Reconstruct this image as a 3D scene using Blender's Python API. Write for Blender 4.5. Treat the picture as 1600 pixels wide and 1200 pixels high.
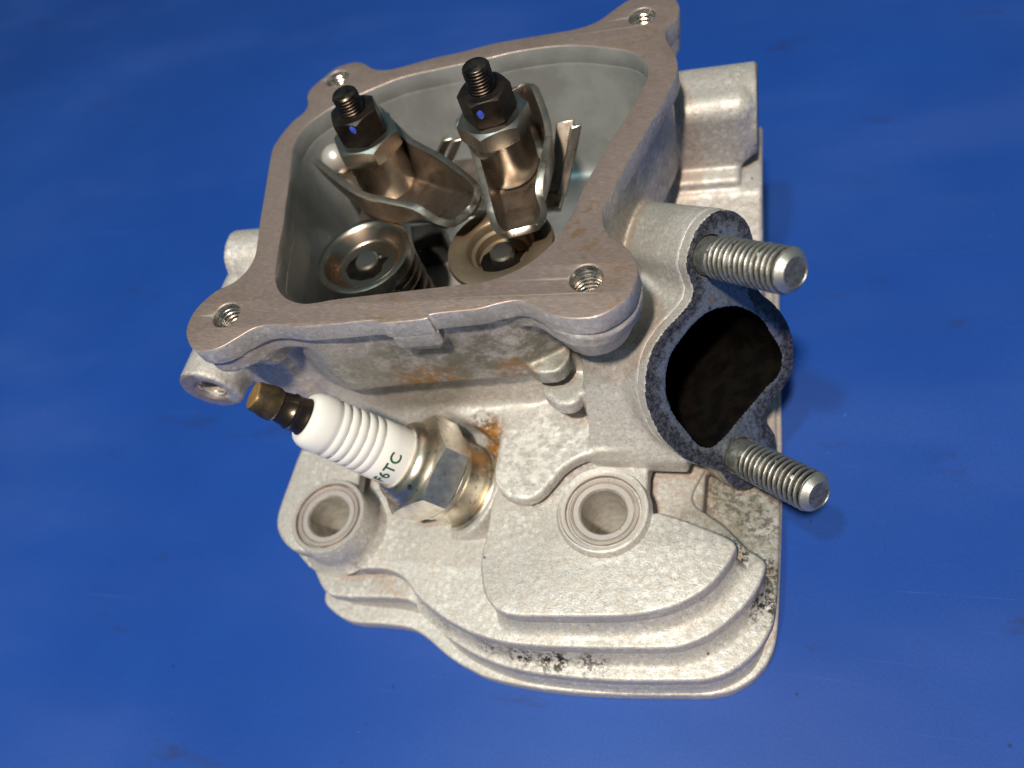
import bpy, bmesh, math, random
import numpy as np
from mathutils import Vector, Matrix

# ---------------------------------------------------------------- scene, camera, light
scn = bpy.context.scene
for o in list(bpy.data.objects):
    bpy.data.objects.remove(o, do_unlink=True)
COL = scn.collection
MM = 0.001                                   # all dimensions below are millimetres

cam_data = bpy.data.cameras.new('camera')
cam = bpy.data.objects.new('camera', cam_data)
COL.objects.link(cam)
scn.camera = cam
cam_data.sensor_width = 36.0
cam_data.lens = 27.79
cam_data.clip_start = 0.005
cam_data.clip_end = 20.0
CAM_ROT = Matrix(((0.950551, 0.002671, 0.310557), (0.165226, 0.842356, -0.512969), (-0.262970, 0.538915, 0.800261)))
cam.matrix_world = Matrix.Translation(Vector((60.0, -95.0, 178.0)) * MM) @ CAM_ROT.to_4x4()
cam_data.dof.use_dof = True
cam_data.dof.focus_distance = 0.152
cam_data.dof.aperture_fstop = 11.0

world = bpy.data.worlds.new('World')
scn.world = world
world.use_nodes = True
wbg = world.node_tree.nodes['Background']
wbg.inputs[0].default_value = (0.42, 0.68, 0.78, 1)
wbg.inputs[1].default_value = 0.135

def lamp(name, loc, target, size, power, color):
    d = bpy.data.lights.new(name, 'AREA')
    d.shape = 'DISK'
    d.size = size
    d.energy = power
    d.color = color
    o = bpy.data.objects.new(name, d)
    COL.objects.link(o)
    o.location = loc
    o.rotation_euler = (Vector(target) - Vector(loc)).to_track_quat('-Z', 'Y').to_euler()
    return o
# two ceiling lamps in front of the bench: a warm one, and a cooler one further left
lamp('warm_ceiling_lamp', (0.04, -0.42, 1.00), (0, 0, 0.03), 0.07, 15.2, (1.0, 0.82, 0.66))
lamp('cool_ceiling_lamp', (-0.09, -0.25, 1.02), (0, 0, 0.03), 0.05, 3.2, (0.40, 0.88, 1.0))

scn.view_settings.view_transform = 'Standard'
scn.view_settings.look = 'None'
scn.view_settings.gamma = 1.0
scn.view_settings.use_curve_mapping = False
scn.view_settings.exposure = 0.0
scn.render.engine = 'CYCLES'

# ---------------------------------------------------------------- materials
class NT:
    def __init__(s, name):
        s.m = bpy.data.materials.new(name)
        s.m.use_nodes = True
        s.t = s.m.node_tree
        s.n = s.t.nodes
        s.b = s.n['Principled BSDF']
        s.co = s.n.new('ShaderNodeTexCoord')
        s.obj = s.co.outputs['Object']
    def link(s, a, b):
        s.t.links.new(a, b)
    def val(s, sock, v):
        if hasattr(v, 'is_linked'):
            s.link(v, sock)
        elif isinstance(v, (tuple, list)) and len(v) == 3 and sock.type == 'RGBA':
            sock.default_value = (*v, 1)
        else:
            sock.default_value = v
    def noise(s, scale, detail=4, rough=0.55, vec=None, stretch=None, dist=0.0):
        n = s.n.new('ShaderNodeTexNoise')
        n.inputs['Scale'].default_value = scale
        n.inputs['Detail'].default_value = detail
        n.inputs['Roughness'].default_value = rough
        n.inputs['Distortion'].default_value = dist
        v = vec or s.obj
        if stretch:
            mp = s.n.new('ShaderNodeMapping')
            mp.inputs['Scale'].default_value = stretch[:3]
            if len(stretch) > 3:
                mp.inputs['Rotation'].default_value = (0, 0, stretch[3])
            s.link(v, mp.inputs[0])
            v = mp.outputs[0]
        s.link(v, n.inputs['Vector'])
        return n.outputs['Fac']
    def vor(s, scale, feature='F1', out='Distance', rand=1.0):
        n = s.n.new('ShaderNodeTexVoronoi')
        n.inputs['Scale'].default_value = scale
        n.feature = feature
        n.inputs['Randomness'].default_value = rand
        s.link(s.obj, n.inputs['Vector'])
        return n.outputs[out]
    def ramp(s, f, lo, hi, a=0.0, b=1.0):
        n = s.n.new('ShaderNodeMapRange')
        n.interpolation_type = 'SMOOTHSTEP'
        s.link(f, n.inputs['Value'])
        for k, v in (('From Min', lo), ('From Max', hi), ('To Min', a), ('To Max', b)):
            n.inputs[k].default_value = v
        return n.outputs[0]
    def math(s, op, a, b=0.0):
        n = s.n.new('ShaderNodeMath')
        n.operation = op
        n.use_clamp = False
        s.val(n.inputs[0], a)
        s.val(n.inputs[1], b)
        return n.outputs[0]
    def mix(s, f, a, b):
        n = s.n.new('ShaderNodeMix')
        n.data_type = 'RGBA'
        s.val(n.inputs[0], f)
        s.val(n.inputs[6], a)
        s.val(n.inputs[7], b)
        return n.outputs[2]
    def near(s, p, r0, r1):
        """1 inside r0, 0 outside r1, round the point p (mm; the head's origin is at x = 5)"""
        n = s.n.new('ShaderNodeVectorMath')
        n.operation = 'DISTANCE'
        s.link(s.obj, n.inputs[0])
        n.inputs[1].default_value = (Vector(p) - Vector((5, 0, 0))) * MM
        return s.ramp(n.outputs['Value'], r0 * MM, r1 * MM, 1.0, 0.0)
    def edge(s, lo, hi, amt):
        g = s.n.new('ShaderNodeNewGeometry')
        return s.ramp(g.outputs['Pointiness'], lo, hi, 0.0, amt)
    def bump(s, h, strength, dist, prev=None):
        n = s.n.new('ShaderNodeBump')
        n.inputs['Strength'].default_value = strength
        n.inputs['Distance'].default_value = dist
        s.link(h, n.inputs['Height'])
        if prev is not None:
            s.link(prev, n.inputs['Normal'])
        return n.outputs[0]
    def done(s, color, metal=0.0, rough=0.5, normal=None, **kw):
        s.val(s.b.inputs['Base Color'], color)
        s.val(s.b.inputs['Metallic'], metal)
        s.val(s.b.inputs['Roughness'], rough)
        if normal is not None:
            s.link(normal, s.b.inputs['Normal'])
        for k, v in kw.items():
            s.val(s.b.inputs[k.replace('_', ' ')], v)
        return s.m

M = {}
def cast_material(name, grime_spots, rust_spots, tint=(0.54, 0.525, 0.505)):
    t = NT(name)
    big = t.noise(70, 4)
    mid = t.noise(420, 5, 0.65)
    fine = t.noise(2600, 3, 0.7)
    c = t.mix(t.ramp(big, 0.35, 0.7), tint, tuple(v * 0.86 for v in tint))
    c = t.mix(t.ramp(mid, 0.44, 0.70, 0, 0.6), c, (0.45, 0.40, 0.345))
    cells = t.vor(620)
    c = t.mix(t.math('MULTIPLY', t.ramp(cells, 0.2, 0.55, 0.5, 0.0), t.ramp(t.noise(90, 3), 0.42, 0.6)), c, (0.78, 0.76, 0.73))
    grain = t.noise(1300, 4, 0.75)
    c = t.mix(t.ramp(grain, 0.46, 0.66, 0, 0.65), c, (0.36, 0.325, 0.29))
    c = t.mix(t.ramp(fine, 0.50, 0.68, 0, 0.42), c, (0.30, 0.27, 0.245))
    c = t.mix(t.ramp(t.noise(1900, 3, 0.7), 0.58, 0.70, 0, 0.5), c, (0.80, 0.785, 0.76))
    # pinholes and specks
    sp = t.vor(300)
    keep = t.noise(150, 2)
    speck = t.math('MULTIPLY', t.ramp(sp, 0.05, 0.13, 1, 0), t.ramp(keep, 0.60, 0.66))
    c = t.mix(t.math('MULTIPLY', speck, 0.85), c, (0.035, 0.03, 0.028))
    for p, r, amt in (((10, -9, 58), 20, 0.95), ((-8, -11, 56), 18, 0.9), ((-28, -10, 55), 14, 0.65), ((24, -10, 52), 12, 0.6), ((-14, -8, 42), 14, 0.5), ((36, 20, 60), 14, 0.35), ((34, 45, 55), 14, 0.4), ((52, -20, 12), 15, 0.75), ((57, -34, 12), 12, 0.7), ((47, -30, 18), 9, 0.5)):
        m = t.math('MULTIPLY', t.near(p, r * 0.3, r), t.ramp(t.noise(210, 5, 0.7), 0.36, 0.62, 0.25, amt))  # olive stain; on the front wall it also paints in shade under the flange
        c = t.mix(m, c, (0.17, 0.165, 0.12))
    rough = t.ramp(mid, 0.3, 0.7, 0.44, 0.62)
    for p, r, amt in rust_spots:
        m = t.math('MULTIPLY', t.near(p, r * 0.2, r), t.ramp(t.noise(360, 5, 0.75), 0.40, 0.58, 0, amt))
        c = t.mix(m, c, (0.30, 0.135, 0.03))
    for p, r, amt in grime_spots:
        m = t.math('MULTIPLY', t.near(p, r * 0.3, r), t.ramp(t.noise(720, 5, 0.8), 0.47, 0.55, 0, amt))
        c = t.mix(m, c, (0.028, 0.022, 0.018))
    n1 = t.bump(fine, 0.35, 0.00015)
    n1 = t.bump(grain, 0.12, 0.0003, n1)
    n1 = t.bump(mid, 0.30, 0.0005, n1)
    n1 = t.bump(cells, 0.22, 0.0003, n1)
    c = t.mix(t.math('MULTIPLY', t.edge(0.52, 0.58, 0.5), t.ramp(mid, 0.4, 0.6)), c, (0.86, 0.84, 0.81))
    M[name] = t.done(c, 0.38, rough, n1)
    return M[name]

def machined(name, base, rough0, rough1, stretch, dark=(0.25, 0.20, 0.17), metal=1.0, stain=0.35, lineb=0.12):
    t = NT(name)
    lines = t.noise(900, 3, 0.6, stretch=stretch)
    blot = t.noise(130, 4, 0.6)
    c = t.mix(t.ramp(blot, 0.45, 0.75, 0, stain), base, dark)
    fl = t.noise(900, 2)
    c = t.mix(t.ramp(fl, 0.71, 0.76, 0, 0.5), c, (0.10, 0.06, 0.04))
    r = t.ramp(t.math('ADD', t.math('MULTIPLY', lines, 0.5), t.math('MULTIPLY', blot, 0.5)), 0.3, 0.7, rough0, rough1)
    n = t.bump(lines, lineb, 0.00006)
    M[name] = t.done(c, metal, r, n)
    return M[name]

def metal(name, base, base2, r0, r1, scale=160, bump=0.15, metallic=1.0, spot=None, wear=None, cavity=None, root=None):
    t = NT(name)
    a = t.noise(scale, 4, 0.6)
    f = t.noise(scale * 9, 3, 0.6)
    c = t.mix(t.ramp(a, 0.38, 0.66), base, base2)
    if spot:
        c = t.mix(t.ramp(t.noise(scale * 2.3, 5, 0.7), 0.56, 0.68, 0, 0.85), c, spot)
    if cavity:
        c = t.mix(t.math('SUBTRACT', 1.0, t.edge(0.40, 0.49, 1.0)), c, cavity)
    if root:
        a_ = t.n.new('ShaderNodeAttribute')
        a_.attribute_name = 'root'
        c = t.mix(t.math('MULTIPLY', t.ramp(a_.outputs['Fac'], 0.35, 0.85), t.ramp(t.noise(260, 4), 0.3, 0.5, 0.45, 1.0)), c, root)
    if wear:
        c = t.mix(t.math('MULTIPLY', t.edge(0.52, 0.60, 1.0), t.ramp(t.noise(700, 3), 0.3, 0.55, 0.3, 0.95)), c, wear)
    n = t.bump(f, bump, 0.00008)
    M[name] = t.done(c, metallic, t.ramp(a, 0.3, 0.7, r0, r1), n)
    return M[name]

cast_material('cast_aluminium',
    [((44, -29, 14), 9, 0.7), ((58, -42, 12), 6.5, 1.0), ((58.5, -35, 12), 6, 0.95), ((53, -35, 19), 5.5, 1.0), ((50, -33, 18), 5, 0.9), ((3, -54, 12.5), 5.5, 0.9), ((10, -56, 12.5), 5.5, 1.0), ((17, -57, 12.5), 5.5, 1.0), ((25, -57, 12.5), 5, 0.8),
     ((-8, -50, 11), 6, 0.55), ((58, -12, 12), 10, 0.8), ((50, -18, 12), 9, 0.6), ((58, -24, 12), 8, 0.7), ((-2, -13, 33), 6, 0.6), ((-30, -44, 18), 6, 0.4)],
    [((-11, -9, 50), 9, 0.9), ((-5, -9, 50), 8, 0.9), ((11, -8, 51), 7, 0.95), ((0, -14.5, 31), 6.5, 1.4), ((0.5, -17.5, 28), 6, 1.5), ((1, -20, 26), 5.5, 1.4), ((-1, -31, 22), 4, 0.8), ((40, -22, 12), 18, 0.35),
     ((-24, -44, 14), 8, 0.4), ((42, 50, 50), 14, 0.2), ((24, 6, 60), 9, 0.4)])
t = NT('machined_face')
lines = t.noise(700, 3, 0.6, stretch=(1, 9, 1, 0.35))
scr = t.noise(420, 2, 0.5, stretch=(1, 22, 1, -0.7))
blot = t.noise(95, 5, 0.65)
c = t.mix(t.ramp(blot, 0.40, 0.70), (0.41, 0.315, 0.285), (0.31, 0.235, 0.205))
c = t.mix(t.ramp(lines, 0.50, 0.72, 0, 0.35), c, (0.60, 0.50, 0.46))
c = t.mix(t.ramp(scr, 0.70, 0.74, 0, 0.5), c, (0.68, 0.60, 0.55))
for p, r, amt in (((27, 6, 74), 12, 0.75), ((33, -8, 74), 9, 0.6), ((-8, -13, 74), 9, 0.5), ((12, -13, 74), 10, 0.6), ((-46, -8, 74), 12, 0.35), ((34, 60, 74), 12, 0.35)):
    m = t.math('MULTIPLY', t.near(p, r * 0.2, r), t.ramp(t.noise(380, 5, 0.75), 0.48, 0.66, 0, amt))
    c = t.mix(m, c, (0.30, 0.16, 0.05))
c = t.mix(t.ramp(t.noise(820, 3, 0.7), 0.68, 0.74, 0, 0.7), c, (0.10, 0.065, 0.05))
c = t.mix(t.edge(0.53, 0.60, 0.8), c, (0.80, 0.74, 0.68))
M['machined_face'] = t.done(c, 0.7, t.ramp(t.math('ADD', t.math('MULTIPLY', lines, 0.5), t.math('MULTIPLY', blot, 0.5)), 0.35, 0.65, 0.34, 0.56), t.bump(lines, 0.2, 0.00008))
machined('turned_face', (0.72, 0.665, 0.625), 0.26, 0.38, (1, 1, 1), stain=0.12, lineb=0.03, metal=0.6)
metal('groove_dark', (0.40, 0.355, 0.33), (0.54, 0.48, 0.45), 0.3, 0.45, 300, 0.1, 0.6)  # darker groove floors: ring contrast put into the colour
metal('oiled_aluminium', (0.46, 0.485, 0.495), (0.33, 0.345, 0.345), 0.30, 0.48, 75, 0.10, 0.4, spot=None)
metal('oily_steel', (0.40, 0.335, 0.28), (0.22, 0.175, 0.14), 0.26, 0.42, 170, 0.16, 0.95, spot=(0.13, 0.095, 0.07), wear=(0.80, 0.75, 0.68))
metal('pivot_steel', (0.54, 0.51, 0.46), (0.33, 0.30, 0.26), 0.24, 0.42, 110, 0.12)
metal('black_nut', (0.035, 0.030, 0.028), (0.065, 0.05, 0.042), 0.26, 0.45, 240, 0.2, 0.85)
metal('dark_thread', (0.07, 0.055, 0.045), (0.15, 0.12, 0.10), 0.28, 0.45, 300, 0.25)
metal('retainer_steel', (0.50, 0.41, 0.335), (0.36, 0.285, 0.225), 0.20, 0.32, 120, 0.08, 1.0, None, (0.75, 0.68, 0.6))
metal('retainer_bronze', (0.34, 0.265, 0.185), (0.23, 0.175, 0.12), 0.34, 0.48, 120, 0.08, 0.8)
metal('spring_steel', (0.16, 0.115, 0.09), (0.10, 0.075, 0.06), 0.22, 0.35, 150, 0.1)
metal('zinc_stud', (0.34, 0.35, 0.335), (0.15, 0.145, 0.13), 0.34, 0.58, 420, 0.6, 0.85, spot=(0.04, 0.032, 0.026), wear=(0.55, 0.56, 0.53), root=(0.028, 0.024, 0.02))
metal('plug_shell', (0.74, 0.68, 0.57), (0.50, 0.43, 0.32), 0.26, 0.44, 190, 0.14, 1.0, spot=(0.10, 0.06, 0.03), wear=(0.85, 0.8, 0.72))
metal('terminal_brass', (0.19, 0.135, 0.065), (0.075, 0.055, 0.035), 0.34, 0.55, 420, 0.3, 0.8)
metal('terminal_tip', (0.40, 0.22, 0.07), (0.26, 0.16, 0.06), 0.45, 0.6, 420, 0.3, 0.6)
metal('terminal_collar', (0.10, 0.075, 0.06), (0.055, 0.04, 0.035), 0.24, 0.4, 300, 0.2, 0.9)
metal('hole_bore', (0.56, 0.53, 0.49), (0.42, 0.39, 0.34), 0.4, 0.55, 420, 0.4, 0.45)
metal('bright_thread', (0.80, 0.76, 0.70), (0.60, 0.54, 0.48), 0.18, 0.3, 420, 0.1, 1.0)
t = NT('soot_and_hole_black')
M['soot_and_hole_black'] = t.done(t.mix(t.ramp(t.noise(300, 4), 0.4, 0.65), (0.0015, 0.0013, 0.0012), (0.005, 0.0038, 0.0028)), 0.0, 0.8, t.bump(t.noise(900, 4), 0.3, 0.0002), Specular_IOR_Level=0.08)
metal('oil_black', (0.008, 0.008, 0.008), (0.016, 0.013, 0.011), 0.08, 0.2, 200, 0.3, 0.0)

t = NT('ceramic')
c = t.mix(t.ramp(t.noise(500, 4, 0.7), 0.60, 0.72, 0, 0.25), (0.78, 0.765, 0.735), (0.56, 0.48, 0.40))
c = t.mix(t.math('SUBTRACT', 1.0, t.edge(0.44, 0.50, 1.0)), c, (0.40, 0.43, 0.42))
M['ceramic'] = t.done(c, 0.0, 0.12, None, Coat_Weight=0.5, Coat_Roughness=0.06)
M['green_ink'] = NT('green_ink').done((0.012, 0.10, 0.035), 0.0, 0.35)
M['blue_paint'] = NT('blue_paint').done((0.05, 0.10, 0.62), 0.0, 0.35)

# exhaust face: bright aluminium under patches of burnt gasket, thickest along the rim
t = NT('gasket_residue')
at = t.n.new('ShaderNodeAttribute')
at.attribute_name = 'rim'
blot = t.noise(520, 5, 0.75)
small = t.vor(420)
mask = t.math('ADD', t.math('MULTIPLY', at.outputs['Fac'], 0.42), t.math('ADD', t.math('MULTIPLY', blot, 0.95), t.math('MULTIPLY', t.noise(2300, 4, 0.85), 0.4)))
mk_ = t.ramp(mask, 0.67, 0.87)
ring = t.math('MULTIPLY', t.ramp(small, 0.18, 0.26, 1, 0), t.ramp(t.noise(200, 2), 0.48, 0.55))
mk_ = t.math('MAXIMUM', mk_, t.math('MULTIPLY', ring, 0.8))
c = t.mix(t.ramp(t.noise(2400, 3, 0.7), 0.35, 0.7), (0.30, 0.335, 0.39), (0.16, 0.185, 0.23))
c = t.mix(mk_, c, t.mix(t.ramp(t.noise(1200, 4, 0.8), 0.4, 0.65), (0.014, 0.015, 0.024), (0.085, 0.09, 0.11)))
c = t.mix(t.ramp(t.noise(1500, 4, 0.8), 0.63, 0.70, 0, 0.6), c, (0.36, 0.34, 0.31))
c = t.mix(t.ramp(t.noise(260, 3), 0.68, 0.76, 0, 0.5), c, (0.34, 0.22, 0.08))
n = t.bump(blot, 0.3, 0.0003)
n = t.bump(t.noise(2400, 3, 0.7), 0.3, 0.00012, n)
M['gasket_residue'] = t.done(c, t.ramp(mask, 0.70, 0.92, 0.7, 0.1), 0.42, n)

# blue plastic sheet, scuffed
t = NT('blue_plastic')
c = t.mix(t.ramp(t.noise(9, 4, 0.6), 0.3, 0.7), (0.0085, 0.056, 0.30), (0.013, 0.069, 0.34))
sm = t.noise(9, 3, 0.5, stretch=(1.0, 2.6, 1, 0.55))
c = t.mix(t.ramp(sm, 0.46, 0.74, 0, 0.30), c, (0.045, 0.105, 0.40))  # paler diagonal bands: sheen of the wavy sheet painted into the colour
c = t.mix(t.math('MULTIPLY', t.ramp(t.noise(38, 6, 0.75), 0.62, 0.78, 0, 0.35), 1.0), c, (0.012, 0.022, 0.075))
scr = None
for k, (st_, rot, thr) in enumerate((((0.22, 26, 1), 0.10, 0.69), ((0.16, 34, 1), 0.02, 0.69), ((0.26, 30, 1), -0.45, 0.71), ((0.3, 24, 1), 1.1, 0.73))):
    m = t.ramp(t.noise(75 + 22 * k, 3, 0.6, stretch=(*st_, rot)), thr, thr + 0.05)
    m = t.math('MULTIPLY', m, t.ramp(t.noise(11 + 3 * k, 3), 0.45, 0.62))
    scr = m if scr is None else t.math('MAXIMUM', scr, m)
c = t.mix(t.math('MULTIPLY', scr, 0.42), c, (0.20, 0.30, 0.64))
c = t.mix(t.ramp(t.noise(1500, 4, 0.85), 0.35, 0.70, 0.0, 0.38), c, (0.004, 0.03, 0.20))
c = t.mix(t.ramp(t.noise(5.5, 3), 0.42, 0.70, 0.0, 0.5), c, (0.007, 0.045, 0.25))
dv = t.vor(160)
dots = t.math('MULTIPLY', t.ramp(dv, 0.03, 0.09, 1, 0), t.ramp(t.noise(40, 3), 0.54, 0.62))
c = t.mix(t.math('MULTIPLY', dots, 0.65), c, (0.008, 0.014, 0.05))
dv = t.vor(210)
dots = t.math('MULTIPLY', t.ramp(dv, 0.02, 0.05, 1, 0), t.ramp(t.noise(47, 3), 0.55, 0.62))
c = t.mix(t.math('MULTIPLY', dots, 0.5), c, (0.30, 0.38, 0.60))
sm2 = t.math('MULTIPLY', t.ramp(t.noise(22, 5, 0.7, stretch=(1, 2.5, 1, -0.4)), 0.60, 0.74), 0.5)
c = t.mix(sm2, c, (0.018, 0.026, 0.085))
n = t.bump(t.noise(26, 3), 0.10, 0.002)
n = t.bump(t.noise(1500, 3), 0.10, 0.0001, n)
r = t.ramp(sm, 0.3, 0.7, 0.40, 0.56)
M['blue_plastic'] = t.done(c, 0.0, r, n, Specular_IOR_Level=0.32)

# ---------------------------------------------------------------- mesh helpers
OFF = {}
def tag(o, label, cat, group=None):
    o['label'] = label
    o['category'] = cat
    if group:
        o['group'] = group
    return o
def thing(name, label, cat, loc, group=None):
    o = bpy.data.objects.new(name, None)
    COL.objects.link(o)
    o.empty_display_size = 0.01
    o.location = Vector(loc) * MM
    OFF[o.name] = np.array(loc, float)
    return tag(o, label, cat, group)
def mk(name, vf, mat, parent=None, smooth=True, sharp=None, label=None):
    """one mesh object from world-space millimetre vertices"""
    v, f = vf
    v = np.asarray(v, float)
    off = OFF[parent.name] if parent is not None else (v.min(0) + v.max(0)) / 2
    if parent is None:
        off[2] = v[:, 2].min()
    me = bpy.data.meshes.new(name)
    me.from_pydata(((v - off) * MM).tolist(), [], f if isinstance(f, list) else f.tolist())
    me.validate()
    if smooth:
        me.shade_smooth()
        if sharp is not None:
            me.set_sharp_from_angle(angle=math.radians(sharp))
    me.materials.append(M[mat])
    o = bpy.data.objects.new(name, me)
    COL.objects.link(o)
    OFF[o.name] = off
    if parent is not None:
        o.parent = parent
    else:
        o.location = Vector(off) * MM
    if label:
        o['label'] = label
    return o
def fixn(vf):
    bm = bmesh.new()
    vs = [bm.verts.new(p) for p in vf[0]]
    for f in vf[1]:
        try:
            bm.faces.new([vs[i] for i in f])
        except ValueError:
            pass
    bmesh.ops.remove_doubles(bm, verts=bm.verts, dist=1e-4)
    bmesh.ops.recalc_face_normals(bm, faces=bm.faces)
    bm.verts.index_update()
    out = ([tuple(v.co) for v in bm.verts], [[v.index for v in f.verts] for f in bm.faces])
    bm.free()
    return out
def merge(*parts):
    V, F = [], []
    for v, f in parts:
        b = len(V)
        V += [tuple(p) for p in v]
        F += [[i + b for i in q] for q in f]
    return V, F
def frame(origin, axis, ref=(0, 0, 1)):
    z = Vector(axis).normalized()
    r = Vector(ref)
    if abs(z.dot(r)) > 0.98:
        r = Vector((1, 0, 0))
    x = (r - z * r.dot(z)).normalized()
    y = z.cross(x)
    m = Matrix((x, y, z)).transposed().to_4x4()
    m.translation = Vector(origin)
    return m
def xf(vf, m):
    return [tuple(m @ Vector(p)) for p in vf[0]], vf[1]
def lathe(prof, seg=64):
    """profile of (r, z) turned round z; r = 0 closes"""
    V, F, rows = [], [], []
    for r, z in prof:
        if r <= 1e-6:
            rows.append([len(V)])
            V.append((0, 0, z))
        else:
            rows.append(list(range(len(V), len(V) + seg)))
            V += [(r * math.cos(2 * math.pi * k / seg), r * math.sin(2 * math.pi * k / seg), z) for k in range(seg)]
    for a, b in zip(rows, rows[1:]):
        for k in range(seg):
            k2 = (k + 1) % seg
            if len(a) == 1 and len(b) == 1:
                continue
            if len(a) == 1:
                F.append([a[0], b[k], b[k2]])
            elif len(b) == 1:
                F.append([a[k], b[0], a[k2]])
            else:
                F.append([a[k], b[k], b[k2], a[k2]])
    return fixn((V, F))
def thread(R, z0, z1, pitch, depth, seg=36, per=6, chamfer=0.0, inner=False, wear=0.0, seed=1):
    """helical thread surface; capped at z1 unless it lines a hole"""
    rnd = random.Random(seed)
    n = max(2, int((z1 - z0) / pitch * per))
    V, F = [], []
    for i in range(n + 1):
        z = z0 + (z1 - z0) * i / n
        for k in range(seg):
            ph = (z / pitch - k / seg) % 1.0
            tri = 1 - abs(2 * ph - 1)
            tri = min(1, max(0, tri * 1.35 - 0.12))
            r = R - depth * tri
            if inner:
                r = R + depth * tri
            if chamfer and z > z1 - chamfer:
                r = min(r, R - (z - (z1 - chamfer)))
            r += (rnd.random() - 0.5) * wear
            V.append((r * math.cos(2 * math.pi * k / seg), r * math.sin(2 * math.pi * k / seg), z))
    for i in range(n):
        for k in range(seg):
            k2 = (k + 1) % seg
            F.append([i * seg + k, i * seg + k2, (i + 1) * seg + k2, (i + 1) * seg + k])
    if not inner:
        F.append([n * seg + k for k in range(seg)])
    return V, F
def hexnut(af, h, bore, rot=0.0, seg=72, ch=0.55, both=True):
    a = af / 2
    V, F = [], []
    rows = []
    def row(fr, fz):
        rows.append(len(V))
        for k in range(seg):
            th = 2 * math.pi * k / seg
            loc = (th + math.pi / 6) % (math.pi / 3) - math.pi / 6
            rr = a / math.cos(loc)
            r = fr(rr)
            V.append((r * math.cos(th + rot), r * math.sin(th + rot), fz(rr)))
    flat = a * 0.965
    row(lambda r: bore, lambda r: 0)
    row(lambda r: flat, lambda r: 0)
    row(lambda r: r, (lambda r: (r - flat) * ch) if both else (lambda r: 0.0))
    row(lambda r: r, lambda r: h - (r - flat) * ch)
    row(lambda r: flat, lambda r: h)
    row(lambda r: bore + 0.5, lambda r: h)
    row(lambda r: bore, lambda r: h - 0.5)
    row(lambda r: bore, lambda r: 0)
    for a0, b0 in zip(rows, rows[1:]):
        for k in range(seg):
            k2 = (k + 1) % seg
            F.append([a0 + k, a0 + k2, b0 + k2, b0 + k])
    return fixn((V, F))
def tube(path, r, seg=12, cap=True):
    V, F = [], []
    n = len(path)
    up = Vector((0, 0, 1))
    for i, p in enumerate(path):
        p = Vector(p)
        d = (Vector(path[min(i + 1, n - 1)]) - Vector(path[max(i - 1, 0)])).normalized()
        x = up.cross(d)
        x = x.normalized() if x.length > 1e-4 else Vector((1, 0, 0))
        y = d.cross(x)
        for k in range(seg):
            a = 2 * math.pi * k / seg
            V.append(tuple(p + x * (r * math.cos(a)) + y * (r * math.sin(a))))
    for i in range(n - 1):
        for k in range(seg):
            k2 = (k + 1) % seg
            F.append([i * seg + k, i * seg + k2, (i + 1) * seg + k2, (i + 1) * seg + k])
    if cap:
        F.append(list(range(seg))[::-1])
        F.append([(n - 1) * seg + k for k in range(seg)])
    return V, F
def catmull(pts, n=5, closed=True):
    P = [np.array(p, float) for p in pts]
    N = len(P)
    out = []
    for i in range(N if closed else N - 1):
        if closed:
            p0, p1, p2, p3 = P[i - 1], P[i], P[(i + 1) % N], P[(i + 2) % N]
        else:
            p0, p1, p2, p3 = P[max(i - 1, 0)], P[i], P[i + 1], P[min(i + 2, N - 1)]
        for k in range(n):
            t_ = k / n
            out.append(0.5 * ((2 * p1) + (p2 - p0) * t_ + (2 * p0 - 5 * p1 + 4 * p2 - p3) * t_ ** 2 + (3 * p1 - p0 - 3 * p2 + p3) * t_ ** 3))
    if not closed:
        out.append(P[-1])
    return [tuple(float(c) for c in p) for p in out]
def circle(cx, cy, r, n=40):
    return [(cx + r * math.cos(2 * math.pi * k / n), cy + r * math.sin(2 * math.pi * k / n)) for k in range(n)]
def prism(outer, holes, z0, z1, bev=0.3, res=2):
    """filled outline with holes, extruded from z0 to z1 with rounded edges"""
    cu = bpy.data.curves.new('outline', 'CURVE')
    cu.dimensions = '2D'
    cu.fill_mode = 'BOTH'
    for loop in [outer] + list(holes):
        sp = cu.splines.new('POLY')
        sp.points.add(len(loop) - 1)
        for p, q in zip(sp.points, loop):
            p.co = (q[0], q[1], 0, 1)
        sp.use_cyclic_u = True
    cu.extrude = (z1 - z0) / 2 - bev
    cu.bevel_depth = bev
    cu.bevel_resolution = res
    cu.offset = -bev
    o = bpy.data.objects.new('outline', cu)
    COL.objects.link(o)
    dg = bpy.context.evaluated_depsgraph_get()
    me = bpy.data.meshes.new_from_object(o.evaluated_get(dg))
    bm = bmesh.new()
    bm.from_mesh(me)
    bmesh.ops.remove_doubles(bm, verts=bm.verts, dist=1e-4)
    bmesh.ops.recalc_face_normals(bm, faces=bm.faces)
    bm.verts.index_update()
    zc = (z0 + z1) / 2
    out = ([(v.co.x, v.co.y, v.co.z + zc) for v in bm.verts], [[v.index for v in f.verts] for f in bm.faces])
    bm.free()
    bpy.data.objects.remove(o)
    bpy.data.meshes.remove(me)
    bpy.data.curves.remove(cu)
    return out

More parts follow.
